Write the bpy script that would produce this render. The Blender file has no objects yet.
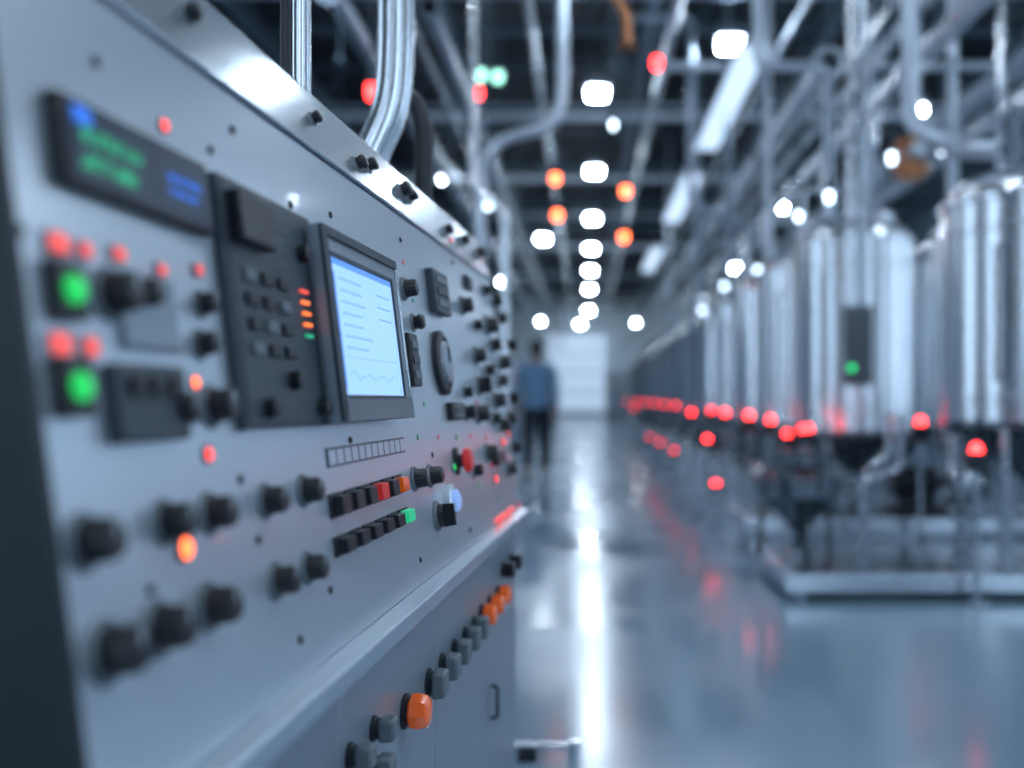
import bpy, math, random
from mathutils import Vector, Matrix
random.seed(4)
scene = bpy.context.scene
COL = scene.collection
I4 = Matrix.Identity(4)
W = {}

# ------------------------------------------------------------------ materials
def mat(name, col, rough=.5, metal=0.0, var=.12, scale=12, stretch=(1,1,1), emit=None, es=0.0, rvar=.08, bump=0.0, coat=0.0):
    m = bpy.data.materials.new(name); m.use_nodes = True
    nt = m.node_tree; n = nt.nodes; l = nt.links
    p = n["Principled BSDF"]
    tc = n.new("ShaderNodeTexCoord"); mp = n.new("ShaderNodeMapping"); mp.inputs["Scale"].default_value = stretch
    nz = n.new("ShaderNodeTexNoise"); nz.inputs["Scale"].default_value = scale; nz.inputs["Detail"].default_value = 4
    l.new(tc.outputs["Object"], mp.inputs["Vector"]); l.new(mp.outputs["Vector"], nz.inputs["Vector"])
    mx = n.new("ShaderNodeMix"); mx.data_type = 'RGBA'
    mx.inputs[6].default_value = (*[c*(1-var) for c in col], 1)
    mx.inputs[7].default_value = (*[min(1, c*(1+var)) for c in col], 1)
    l.new(nz.outputs["Fac"], mx.inputs[0]); l.new(mx.outputs[2], p.inputs["Base Color"])
    mr = n.new("ShaderNodeMapRange"); mr.name="rough_range"; mr.inputs[3].default_value = max(.02, rough-rvar); mr.inputs[4].default_value = min(1, rough+rvar)
    l.new(nz.outputs["Fac"], mr.inputs[0]); l.new(mr.outputs[0], p.inputs["Roughness"])
    p.inputs["Metallic"].default_value = metal
    if coat: p.inputs["Coat Weight"].default_value = coat
    if bump:
        b = n.new("ShaderNodeBump"); b.inputs["Strength"].default_value = bump; b.inputs["Distance"].default_value = .01
        l.new(nz.outputs["Fac"], b.inputs["Height"]); l.new(b.outputs[0], p.inputs["Normal"])
    if emit:
        p.inputs["Emission Color"].default_value = (*emit, 1); p.inputs["Emission Strength"].default_value = es
    return m

M_face = mat("panel_paint", (.61,.685,.755), .28, .62, .015, 300, coat=.1, rvar=.01)
M_trim = mat("brushed_aluminium", (.74,.81,.87), .26, .9, .01, 300, rvar=.01)
M_cab  = mat("cabinet_paint", (.29,.345,.40), .32, .35, .02, 200, rvar=.01)
M_dark = mat("dark_steel", (.022,.030,.038), .45, .3, .2, 30)
M_hop  = mat("hopper_steel", (.17,.21,.25), .26, .85, .1, 12)
M_blk  = mat("black_plastic", (.008,.010,.014), .38, 0, .2, 80)
M_gry  = mat("grey_plastic", (.14,.165,.19), .42, 0, .12, 60)
M_mod  = mat("module_plastic", (.038,.052,.07), .42, .1, .15, 60)
M_mark = mat("marking_white", (.55,.6,.65), .5, 0, .05, 60)
M_steel= mat("stainless_steel", (.78,.83,.88), .27, 1, .02, 6, (1,1,.05), rvar=.02)
M_steel2=mat("dull_stainless", (.40,.46,.52), .26, .9, .10, 12)
M_plat = mat("platform_steel", (.62,.70,.78), .24, .85, .05, 12, rvar=.03)
M_plate= mat("platform_plate", (.12,.16,.20), .20, .75, .08, 12, rvar=.03)
M_chrome=mat("chrome_pipe", (.82,.87,.92), .26, .95, .02, 14, rvar=.02)
M_pipe = mat("painted_pipe", (.28,.345,.42), .30, .7, .06, 8)
M_white= mat("white_duct", (.50,.58,.66), .35, .4, .05, 8)
M_cabw = mat("cabinet_pale", (.46,.57,.68), .35, .2, .05, 8)
M_beam = mat("roof_steel", (.065,.10,.14), .5, .4, .2, 4)
M_deck = mat("roof_deck", (.007,.013,.02), .7, 0, .3, 2)
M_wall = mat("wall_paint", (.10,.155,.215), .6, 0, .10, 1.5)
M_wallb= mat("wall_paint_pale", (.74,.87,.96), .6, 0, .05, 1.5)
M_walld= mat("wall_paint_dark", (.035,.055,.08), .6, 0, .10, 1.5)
M_copper=mat("copper_fitting", (.45,.20,.10), .3, .9, .15, 20)
M_rubber=mat("rubber_hose", (.018,.023,.028), .4, 0, .2, 30)
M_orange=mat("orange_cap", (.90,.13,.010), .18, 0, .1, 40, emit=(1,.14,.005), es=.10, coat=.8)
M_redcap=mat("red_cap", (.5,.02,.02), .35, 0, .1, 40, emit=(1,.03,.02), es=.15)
def em(name,c,s): return mat(name, tuple(x*.4 for x in c), .3, 0, .05, 30, emit=c, es=s)
E_red = em("red_lens",(1,.06,.04),2.4)
E_reds= em("red_lens_dim",(1,.10,.08),1.05)
E_org = em("amber_lens",(1,.14,.03),4.5)
E_amb = em("amber_window",(1,.20,.04),1.6)
E_grn = em("green_lens",(.01,.68,.12),.95)
E_grns= em("green_lens_dim",(.03,.65,.30),.6)
E_beac= em("beacon_red",(1,.03,.03),15)
E_beas= em("beacon_red_dim",(1,.03,.03),8)
E_beao= em("beacon_orange",(1,.16,.05),10)
E_gw  = em("green_white_lens",(.40,1,.78),3)
E_wht = em("small_white_lens",(.66,.83,1),8)
E_scr = em("screen_glow",(.34,.60,.98),1.0)
E_scrh= em("screen_header",(.10,.30,.85),.95)
E_scrd= em("screen_lines",(.20,.42,.82),.85)
E_dsp = em("display_dark",(.006,.02,.06),.4)
E_blue= em("display_blue",(.03,.22,1.0),.8)
E_lamp= em("lamp_diffuser",(.72,.86,1.0),165)
E_line= em("linear_diffuser",(.60,.78,1.0),1.25)
E_haze = em("window_daylight",(.58,.76,.98),.75)  # glow standing in for the bright haze at the far end
E_fill= em("window_daylight_bright",(.62,.80,1.0),5.2)  # glow of the added, unseen window panes

# ------------------------------------------------------------------ mesh builder
class MB:
    def __init__(s): s.v=[]; s.f=[]; s.m=[]
    def add(s, vs, fs, mi=0, M=None):
        o=len(s.v)
        for v in vs:
            v=Vector(v); s.v.append((M@v) if M is not None else v)
        for f in fs: s.f.append([i+o for i in f]); s.m.append(mi)
        return s
    def box(s,c,d,mi=0,M=None,top=(1,1)):
        x,y,z=[k/2 for k in d]; c=Vector(c); tx,ty=top
        vs=[c+Vector(p) for p in [(-x,-y,-z),(x,-y,-z),(x,y,-z),(-x,y,-z),(-x*tx,-y*ty,z),(x*tx,-y*ty,z),(x*tx,y*ty,z),(-x*tx,y*ty,z)]]
        return s.add(vs,[(0,3,2,1),(4,5,6,7),(0,1,5,4),(1,2,6,5),(2,3,7,6),(3,0,4,7)],mi,M)
    def lathe(s,prof,seg=24,mi=0,M=None,flute=0):
        vs=[];rings=[]
        for r,z in prof:
            if r<1e-6: rings.append([len(vs)]); vs.append((0,0,z))
            else:
                rg=[]
                for i in range(seg):
                    a=2*math.pi*i/seg; rr=r*(1-flute*(i%2)); rg.append(len(vs)); vs.append((rr*math.cos(a),rr*math.sin(a),z))
                rings.append(rg)
        fs=[]
        for a,b in zip(rings,rings[1:]):
            for i in range(seg):
                j=(i+1)%seg
                if len(a)==1 and len(b)==1: continue
                if len(a)==1: fs.append((a[0],b[j],b[i]))
                elif len(b)==1: fs.append((a[i],a[j],b[0]))
                else: fs.append((a[i],a[j],b[j],b[i]))
        return s.add(vs,fs,mi,M)
    def rod(s,p,q,r,seg=12,mi=0,r2=None):
        p=Vector(p);q=Vector(q);d=q-p;L=d.length
        R=d.to_track_quat('Z','Y').to_matrix().to_4x4()
        r2=r if r2 is None else r2
        return s.lathe([(0,0),(r,0),(r2,L),(0,L)],seg,mi,Matrix.Translation(p)@R)
    def bar(s,p,q,w,h,mi=0):
        p=Vector(p);q=Vector(q);d=q-p
        R=d.to_track_quat('Z','Y').to_matrix().to_4x4()
        return s.box((0,0,d.length/2),(w,h,d.length),mi,Matrix.Translation(p)@R)
    def tube(s,pts,r,seg=14,mi=0,fil=None,flange=False):
        P=[Vector(p) for p in pts]; fil=r*2.2 if fil is None else fil
        path=[P[0]]
        for a,b,c in zip(P,P[1:],P[2:]):
            d1=(a-b);d2=(c-b);k=min(fil,d1.length*.48,d2.length*.48)
            s0=b+d1.normalized()*k;s1=b+d2.normalized()*k
            for t in [0,.2,.4,.6,.8,1]: path.append(s0*(1-t)**2+b*2*t*(1-t)+s1*t*t)
        path.append(P[-1])
        vs=[];n=len(path);prev=None
        for i,p in enumerate(path):
            t=(path[min(i+1,n-1)]-path[max(i-1,0)]).normalized()
            if prev is None:
                u=t.orthogonal().normalized()
            else:
                u=(prev-t*prev.dot(t)).normalized()
            prev=u; w=t.cross(u)
            for k in range(seg):
                a=2*math.pi*k/seg; vs.append(p+(u*math.cos(a)+w*math.sin(a))*r)
        fs=[]
        for i in range(n-1):
            for k in range(seg):
                j=(k+1)%seg; fs.append((i*seg+k,i*seg+j,(i+1)*seg+j,(i+1)*seg+k))
        fs.append(list(range(seg))[::-1]); fs.append([(n-1)*seg+k for k in range(seg)])
        s.add(vs,fs,mi)
        if flange:
            for a,b in ((path[0],path[1]),(path[-1],path[-2])):
                d=(b-a).normalized(); s.rod(a,a+d*r*.5,r*1.5,seg,mi)
        return s
    def sphere(s,c,r,seg=16,mi=0,sc=(1,1,1)):
        n=8; prof=[(math.sin(math.pi*i/n)*1.0 if 0<i<n else 0,-math.cos(math.pi*i/n)) for i in range(n+1)]
        return s.lathe(prof,seg,mi,Matrix.Translation(c)@Matrix.Diagonal((r*sc[0],r*sc[1],r*sc[2],1)))

def setp(o,parent,M):
    W[o]=M.copy()
    if parent is not None:
        o.parent=parent; o.matrix_parent_inverse=I4; o.matrix_basis=W[parent].inverted()@M
    else: o.matrix_basis=M
def props(o,label,cat,group,kind):
    if label: o["label"]=label
    if cat: o["category"]=cat
    if group: o["group"]=group
    if kind: o["kind"]=kind
def mk(mb,name,mats,parent=None,M=None,label=None,cat=None,group=None,kind=None,bevel=0,auto=None,angle=35):
    if not isinstance(mats,(list,tuple)): mats=[mats]
    vs=mb.v
    if M is None:
        xs=[v.x for v in vs];ys=[v.y for v in vs];zs=[v.z for v in vs]
        o0=Vector(((min(xs)+max(xs))/2,(min(ys)+max(ys))/2,min(zs)))
        vs=[v-o0 for v in vs]; M=Matrix.Translation(o0)
    me=bpy.data.meshes.new(name); me.from_pydata([tuple(v) for v in vs],[],mb.f)
    for mm in mats: me.materials.append(mm)
    me.polygons.foreach_set("material_index",mb.m); me.update()
    me.shade_smooth(); me.set_sharp_from_angle(angle=math.radians(angle))
    o=bpy.data.objects.new(name,me); COL.objects.link(o); setp(o,parent,M)
    if bevel:
        b=o.modifiers.new("bevel",'BEVEL'); b.width=bevel; b.segments=2; b.limit_method='ANGLE'
    props(o,label,cat,group,kind)
    return o
def inst(src,parent,M,label=None):
    o=src.copy(); COL.objects.link(o); setp(o,parent,M)
    if label: o["label"]=label
    return o
def empty(name,loc,label,cat,group=None):
    o=bpy.data.objects.new(name,None); o.empty_display_size=.1; COL.objects.link(o); setp(o,None,Matrix.Translation(loc)); props(o,label,cat,group,None); return o
def dup(root,M,label=None):
    """copy a thing and each of its parts to a new world matrix"""
    r=root.copy(); COL.objects.link(r); setp(r,None,M)
    if label: r["label"]=label
    def rec(src,dst):
        for c in list(src.children):
            if c not in W: continue
            k=c.copy(); COL.objects.link(k); k.parent=dst; k.matrix_parent_inverse=I4; k.matrix_basis=c.matrix_basis.copy(); W[k]=W[dst]@k.matrix_basis
            rec(c,k)
    rec(root,r); return r
T=Matrix.Translation

# ------------------------------------------------------------------ room
def plane_box(name,c,d,m): return mk(MB().box((0,0,0),d),name,m,M=T(c),kind="structure")
def floor_mat():
    m=mat("epoxy_floor",(.21,.31,.405),.17,0,.12,1.0,rvar=.0,coat=.0)
    n=m.node_tree.nodes; p=n["Principled BSDF"]; p.inputs["Specular IOR Level"].default_value=.75; p.inputs["IOR"].default_value=1.58
    r=n["rough_range"]; r.inputs[1].default_value=.36; r.inputs[2].default_value=.64; r.inputs[3].default_value=.10; r.inputs[4].default_value=.27
    return m
plane_box("floor",(1.5,29,-.1),(17.4,67,.2),floor_mat())
plane_box("ceiling",(1.5,29,7.6),(17.4,67,.2),M_deck)
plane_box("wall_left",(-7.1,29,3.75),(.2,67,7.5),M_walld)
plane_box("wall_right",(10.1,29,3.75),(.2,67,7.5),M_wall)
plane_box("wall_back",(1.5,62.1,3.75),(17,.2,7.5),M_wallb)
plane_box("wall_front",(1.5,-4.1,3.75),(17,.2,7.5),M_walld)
def added_window(name,loc,rz,w,h,m,nx,nz,fm=None):
    wb=MB().box((0,0,0),(w,.06,h),0)
    for i in range(nx+1): wb.box((-w/2+w*i/nx,-.05,0),(.08,.06,h+.08),1)
    for i in range(nz+1): wb.box((0,-.05,-h/2+h*i/nz),(w+.08,.06,.08),1)
    mk(wb,name,[m,fm or M_pipe],M=T(loc)@Matrix.Rotation(rz,4,'Z'),kind="structure")
added_window("window_1",(-.5,61.95,2.7),0,3.6,4.8,E_haze,5,4,M_wallb)  # glowing panel added in place of bright haze down the aisle
n=2
for cx in (-4.6,-1.4,2.4,6.2):  # unseen glowing panes added behind the camera for streaks on the tanks
    added_window("window_%d"%n,(cx,-3.95,2.9),math.pi,1.0,4.6,E_fill,1,4); n+=1
for cy in (1.5,6.5,11.5,16.5):  # out-of-view panes added as side light on console and tanks
    added_window("window_%d"%n,(9.95,cy,3.1),-math.pi/2,1.1,5.0,E_fill,1,4); n+=1
for cy in (3.0,8.5,14.0):  # hidden panes added for stripes on the tanks' left sides
    added_window("window_%d"%n,(-6.95,cy,2.9),math.pi/2,1.1,4.6,E_fill,1,4); n+=1

# roof trusses
tr=MB()
tr.bar((-7,0,6.4),(10,0,6.4),.12,.12); tr.bar((-7,0,7.3),(10,0,7.3),.14,.14)
x=-7
while x<10-.1:
    tr.bar((x,0,6.4),(x+.85,0,7.3),.06,.06); tr.bar((x+.85,0,7.3),(x+1.7,0,6.4),.06,.06); x+=1.7
t0=None
for k in range(13):
    y=6+4.3*k
    if t0 is None: t0=mk(tr,"roof_truss",M_beam,M=T((0,y,0)),label="blue-grey steel lattice roof truss below the dark ceiling",cat="roof truss",group="roof trusses")
    else: inst(t0,None,T((0,y,0)))
b0=None
for x in (-4.6,-1.9,.9,3.4,6.4):
    mb=MB().bar((0,3,0),(0,61,0),.05,.16); mb.bar((0,3,.1),(0,61,.1),.16,.03); mb.bar((0,3,-.1),(0,61,-.1),.16,.03)
    if b0 is None: b0=mk(mb,"roof_beam",M_beam,M=T((x,0,6.22)),label="long dark steel I-beam running along under the trusses",cat="beam",group="roof beams")
    else: inst(b0,None,T((x,0,6.22)))

# ------------------------------------------------------------------ high bay lamps
root=empty("high_bay_lamp",(0.18,14.6,5.5),"square white high-bay lamp glowing cool white under the roof","ceiling lamp","high bay lamps")
mb=MB().box((0,0,.07),(.34,.34,.10),0); mb.box((0,0,.17),(.24,.24,.10),0,top=(.7,.7))
for i in range(-4,5): mb.box((i*.035,0,.16),(.010,.30,.08),0)
mk(mb,"housing",M_pipe,root,T((.18,14.6,5.5)))
mk(MB().box((0,0,-.03),(.27,.27,.09),0),"diffuser",E_lamp,root,T((.18,14.6,5.5)),bevel=.025)
for sx in (-.12,.12): mk(MB().rod((sx,0,.1),(sx,0,2.0),.012,8),"hanger",M_beam,root,T((.18,14.6,5.5)))
lamps=[(.18,y) for y in (-1.5,4.3,9.4,19.6,24.7,29.6,34.6,40.4,50)]
lamps+=[(1.83,12.6),(-2.8,8),(-2.77,20.2),(-1.17,27.8),(-3.3,30.6),(-3.1,38),(5.1,6),(5.1,15.5),(4.6,23.2),(5.1,34),(7.6,11),(7.6,27),(1.9,1.0),(5.1,1.5),(-2.6,57),(-.3,59),(3.0,58),(3.1,2.5)]  # last entries: unseen near lamps and far-wall lamps, added for fill
for x,y in lamps: dup(root,T((x,y,5.5)))

# broad light troughs hanging beside the ducts
root=empty("linear_lamp",(1.88,13.3,4.9),"long broad softly glowing white light trough","ceiling lamp","long light troughs")
B=T((1.88,13.3,4.9))
mk(MB().box((0,0,.06),(.38,4.6,.10),top=(.7,.99)),"housing",M_white,root,B)
mk(MB().box((0,0,0),(.32,4.5,.04)),"diffuser",E_line,root,B,bevel=.008)
for sy in (-1.6,1.6): mk(MB().rod((0,sy,.08),(0,sy,2.6),.008,8),"hanger",M_beam,root,B)
for y in (.5,5.6,19.6,28): dup(root,T((1.88,y,4.9)))  # nearest copies are out of view, added to light console and tanks

# ------------------------------------------------------------------ overhead pipes
def hung_pipe(pts,r,m,label,name="overhead_pipe",cat="pipe",every=6.5,flange=True,hang=True):
    mb=MB().tube(pts,r,16,0,flange=flange)
    a=Vector(pts[0]);b=Vector(pts[-1])
    for i in range(1,int((b-a).length/3)): 
        if len(pts)==2:
            p=a.lerp(b,i*3/(b-a).length); d=(b-a).normalized()*.03; mb.rod(p-d,p+d,r*1.18,16)
    o=mk(mb,name,m,label=label,cat=cat,group="overhead pipework")
    if hang:
        L=(b-a).length; n=max(1,int(L/every))
        for i in range(n):
            p=a.lerp(b,(i+.5)/n) if len(pts)==2 else Vector(pts[len(pts)//2]).lerp(Vector(pts[-1]),.5)
            h=MB().rod((0,0,r*.9),(0,0,7.5-p.z),.012,8); h.lathe([(r*.98,-.03),(r*1.25,-.03),(r*1.25,.03),(r*.98,.03)],16,0,Matrix.Rotation(math.pi/2,4,'X' if abs((b-a).y)>abs((b-a).x) else 'Y'))
            mk(h,"hanger",M_beam,o,T(p))
            if len(pts)>2: break
    return o
for x,z,r,m,l,y0,y1 in [
  (2.27,4.15,.10,M_white,"thick white insulated duct running along the hall",9.3,58),
  (-1.25,4.15,.06,M_pipe,"pale painted pipe running along the hall",8,57),
  (2.5,3.55,.05,M_steel,"shiny stainless pipe above the tank row",4.5,50),
  (3.14,4.2,.095,M_white,"thick pale painted pipe above the tank row",3.5,55),
  (2.72,3.75,.03,M_chrome,"thin shiny stainless pipe above the tank row",4.5,50),
  (3.7,3.5,.085,M_steel,"thick shiny stainless pipe above the tank row",4.0,50),
  (.95,5.05,.055,M_pipe,"pale painted pipe running along the hall",6,57),
  (-2.3,4.7,.09,M_pipe,"thick pale painted pipe running along the hall",9,57),
  (4.4,4.4,.13,M_white,"thick white insulated duct running along the hall",6,55),
  (4.1,3.9,.04,M_chrome,"thin shiny pipe running along the hall",5,50),
  (-.65,5.5,.045,M_pipe,"thin grey steel pipe running along the hall",5,57),
  (2.4,5.3,.04,M_pipe,"thin grey steel pipe running along the hall",4,57),
  (3.3,4.85,.05,M_white,"white painted pipe running along the hall",4,57),
  (3.5,5.2,.03,M_pipe,"thin grey pipe running along the hall",5,57),
  (2.8,4.6,.03,M_chrome,"thin shiny pipe running along the hall",5,57),
  (4.9,4.8,.04,M_pipe,"pale painted pipe running along the hall",6,57),
  (5.4,5.1,.07,M_pipe,"pale painted pipe running along the hall",6,57),
  (-1.9,5.1,.04,M_pipe,"pale painted pipe running along the hall",8,57),
  (-1.55,3.6,.035,M_chrome,"thin shiny pipe beside the cabinets",8,57),
  (-3.5,3.75,.09,M_white,"white insulated duct beside the cabinets",11,57)]:
    hung_pipe([(x,y0,z),(x,y1,z)],r,m,l)
for y,z,x0,x1,r,m in [(11.5,5.85,-5,3.15,.05,M_pipe),(12.0,5.85,-5,7,.03,M_pipe),(14.5,5.85,1.2,7,.06,M_white),(16.5,5.85,-5,6,.035,M_pipe),(17.1,5.85,-5,6,.07,M_white),(21.9,5.85,-4.5,4.4,.07,M_white),(26.3,5.85,-5,6.6,.08,M_pipe),(31.6,5.85,-5,6.8,.09,M_white),(39,5.85,-5,7,.10,M_pipe)]:
    hung_pipe([(x0,y,z),(x1,y,z)],r,m,"painted pipe crossing over the aisle",every=4)
# elbow drops
hung_pipe([(-1.05,10,0),(-1.05,10,3.3),(-.85,10,3.6),(-.3,10,3.75),(-.22,10,4.0),(-.22,10,7.48)],.055,M_white,"pale pipe rising from the floor with elbows toward the roof",hang=False)
hung_pipe([(-.72,9.0,0),(-.72,9.0,2.7),(-1.0,9.0,2.9),(-1.0,9.0,5.2),(-3.4,9.0,5.2)],.035,M_chrome,"thin shiny pipe rising with a bend beside the cabinets")
hung_pipe([(.5,12.3,7.48),(.5,12.3,5.7),(1.3,12.3,5.7),(1.3,12.3,3.4),(2.0,12.2,3.1),(2.2,12.2,2.75)],.045,M_pipe,"pipe dropping with elbows to a tank",hang=False)
hung_pipe([(1.42,8.2,7.48),(1.42,8.2,3.75),(2.02,8.3,3.75),(2.02,8.3,2.5)],.045,M_white,"pale pipe dropping with elbows to a tank",hang=False)
hung_pipe([(.12,7.5,7.5),(.12,7.5,4.2),(.32,7.5,3.9),(.32,7.5,3.65)],.04,M_copper,"brownish pipe hanging from the roof with a bend",hang=False)
vp_=hung_pipe([(2.15,6.6,7.48),(2.15,6.6,2.8),(2.4,6.4,2.6),(2.46,5.8,2.45)],.062,M_white,"pale vertical pipe with copper fitting above the large tank",hang=False)
hung_pipe([(2.10,7.93,7.48),(2.10,7.93,1.4),(2.10,8.05,1.35)],.018,M_chrome,"thin shiny vertical pipe in front of a tank",hang=False,flange=False)
jp_=hung_pipe([(2.19,7.92,7.48),(2.19,7.92,1.3),(2.19,8.03,1.25)],.036,M_steel2,"dark steel vertical pipe carrying a grey junction box",hang=False,flange=False)
hung_pipe([(2.95,6.5,2.5),(2.95,6.2,2.9),(2.6,5.8,3.15),(2.6,5.1,3.05),(2.95,4.6,2.9),(3.3,4.4,2.9)],.055,M_steel,"shiny curved pipe bending over the large tank",hang=True)
for x,y,z,r,m in [(2.0,10.9,2.5,.035,M_white),(3.42,9.3,2.6,.05,M_white),(3.95,9.5,2.65,.035,M_chrome),(2.05,14.3,2.5,.05,M_pipe),(3.88,13.6,2.65,.05,M_white),(2.08,18.6,2.5,.06,M_pipe),(3.46,11.9,2.6,.04,M_pipe),(2.08,24.8,2.5,.06,M_white),(3.3,6.9,.26,.03,M_chrome)]:
    hung_pipe([(x,y,z),(x,y,7.48)],r,m,"vertical pipe rising from the tanks to the roof",hang=False)

# ------------------------------------------------------------------ tanks
def build_tank(x,y,r,zb,zt,z0,label,extra=False):
    R=empty("steel_tank",(x,y,z0),label,"tank","stainless process tanks"); B=T((x,y,0))
    cz=zb-.34
    pr=[(0,zb+.02),(r*.97,zb+.02),(r,zb+.03)]
    for k in (.12,.88):
        h=zb+(zt-zb)*k; pr+=[(r,h-.02),(r+.010,h-.014),(r+.010,h+.014),(r,h+.02)]
    pr+=[(r,zt),(r+.025,zt+.005),(r+.025,zt+.035),(r*.98,zt+.04)]
    for k in (1,2,3,4,5): a=k/5*math.pi/2*.92; pr.append((r*.98*math.cos(a),zt+.04+.20*math.sin(a)))
    pr.append((0,zt+.243))
    mk(MB().lathe(pr,48),"vessel",M_steel,R,B,angle=28)
    mk(MB().lathe([(0,cz),(.05,cz),(.06,cz+.02),(r*.94,zb-.005),(r+.012,zb),(r+.012,zb+.025),(0,zb+.025)],48),"cone_bottom",M_hop,R,B,label="dark conical tank bottom")
    for k in range(4):
        a=math.pi/4+k*math.pi/2; cx,cy=math.cos(a)*r*.88,math.sin(a)*r*.88
        mb=MB().rod((cx,cy,z0+.02),(cx,cy,zb+.06),.028,12); mb.rod((cx,cy,z0),(cx,cy,z0+.02),.06,16); mb.box((cx,cy,zb+.04),(.09,.09,.1))
        mk(mb,"leg",M_steel2,R,B)
    mb=MB().lathe([(.0,0),(.11,0),(.11,.06),(.13,.06),(.13,.09),(.05,.13),(0,.13)],24,0,T((r*.35,-r*.35,zt+.14)))
    mb.rod((r*.35-.12,-r*.35,zt+.24),(r*.35+.12,-r*.35,zt+.24),.012)
    mk(mb,"manway_lid",M_steel,R,B)
    mb=MB().rod((-.12,.05,zt+.15),(-.12,.05,zt+.36),.04,16); mb.rod((-.12,.05,zt+.34),(-.12,.05,zt+.38),.065,16); mb.rod((-.12,.05,zt+.38),(-.12,.05,zt+.56),.05,16,0,.045)
    mk(mb,"agitator_motor",M_hop,R,B)
    mb=MB().rod((0,0,cz-.1),(0,0,cz+.02),.045,16); mb.rod((0,0,cz-.07),(0,0,cz-.05),.07,16); mb.tube([(0,0,cz-.02),(0,0,cz-.12) if cz-.12>z0+.05 else (0,0,z0+.06),(-r*1.0,0,max(cz-.12,z0+.06))],.028)
    mk(mb,"outlet_pipe",M_steel2,R,B)
    mb=MB().rod((-.30,-.02,cz-.06),(-.30,-.02,cz+.08),.01); mb.lathe([(.045,-.008),(.06,-.008),(.06,.008),(.045,.008),(.045,-.008)],16,0,T((-.30,-.02,cz+.08)))
    mb.bar((-.35,-.02,cz+.08),(-.25,-.02,cz+.08),.01,.01); mk(mb,"valve_wheel",M_blk,R,B)
    mb=MB().tube([(-r*.75,-r*.7,zb+.25),(-r*.78,-r*.78,zb+.25),(-r*.78,-r*.78,zt-.25),(-r*.7,-r*.7,zt-.25)],.010,8)
    mk(mb,"level_gauge",M_dark,R,B)
    return R
def skid(x,y,w,d,h,label):
    mb=MB()
    for yy in (-d/2+.04,d/2-.04): mb.box((0,yy,h-.045),(w,.08,.09))
    for xx in (-w/2+.04,0,w/2-.04): mb.box((xx,0,h-.045),(.08,d-.16,.085))
    for xx in (-w/2+.1,0,w/2-.1):
        for yy in (-d/2+.1,d/2-.1): mb.rod((xx,yy,0),(xx,yy,h-.05),.03,12); mb.rod((xx,yy,0),(xx,yy,.012),.05,12)
    R=mk(mb,"equipment_skid",M_plat,M=T((x,y,0)),label=label,cat="equipment skid",group="equipment skids",bevel=.006)
    mk(MB().box((0,0,h-.004),(w-.14,d-.14,.012)),"deck_plate",M_plate,R,T((x,y,0)))
    return R
skid(2.45,5.5,2.9,1.05,.13,"low stainless skid platform on the glossy floor")
skid(2.35,6.66,2.7,.8,.26,"raised stainless skid platform behind a lower skid")
build_tank(2.49,5.50,.50,.86,2.04,.13,"large shiny stainless tank with domed lid on a skid")
s2=skid(2.47,8.5,1.55,1.5,.10,"low stainless skid platform under a process tank")
t2=build_tank(2.28,8.5,.47,.72,2.3,.10,"shiny stainless tank with conical bottom on a skid")
y=10.4;k=0
while y<42:
    M=T((2.28,y,.10)); 
    if k%2: M=M@Matrix.Rotation(.5*k,4,'Z')
    d=dup(t2,M,"stainless process tank with domed lid in the long row"); dup(s2,T((2.47,y,0))); y+=1.8;k+=1
# second row, taller
t3=build_tank(3.75,9.4,.47,.7,2.5,0,"tall stainless tank in the rear row")
for i in range(1,12): dup(t3,T((3.75,9.4+2.2*i,0)))
for i in range(3): dup(t3,T((5.3,8.6+2.6*i,0)))

# stub pipes from tanks to header pipes
st=None
for i in range(10):
    yy=8.5 if i==0 else 10.4+1.8*(i-1)
    if st is None:
        st=mk(MB().tube([(2.28,8.62,2.56),(2.28,8.62,3.2),(2.5,8.62,3.2),(2.5,8.62,3.5)],.032,12,flange=True),"riser_pipe",M_chrome,label="chrome riser pipe joining tank lid to the header pipe",cat="pipe",group="riser pipes")
    else: inst(st,None,T(Vector((0,yy-8.5,0)))@W[st])

# valve manifolds in front of the tanks
def manifold(x,y,label):
    R=empty("valve_manifold",(x,y,0),label,"valve manifold","valve manifolds"); B=T((x,y,0))
    mb=MB().tube([(0,-.7,.0),(0,-.7,.42),(0,.7,.42),(0,.7,0)],.035,12,flange=True)
    mb.tube([(.13,-.6,0),(.13,-.6,.27),(.13,.6,.27),(.13,.6,0)],.028,12,flange=True); mb.rod((0,0,0),(0,0,.42),.02)
    mk(mb,"pipe_run",M_steel,R,B)
    for yy in (-.4,0,.4):
        mb=MB().sphere((0,yy,.42),.06); mb.rod((0,yy,.45),(0,yy,.56),.014); mb.lathe([(.05,-.008),(.07,-.008),(.07,.008),(.05,.008),(.05,-.008)],18,0,T((0,yy,.56))); mb.bar((-.06,yy,.56),(.06,yy,.56),.012,.012)
        mk(mb,"valve",M_dark,R,B)
    return R
m1=manifold(1.48,9.2,"low stainless pipe manifold with dark hand valves")
for yy in (11.2,13.1,15.2,17.5,20,23): dup(m1,T((1.48,yy,0)))

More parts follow.
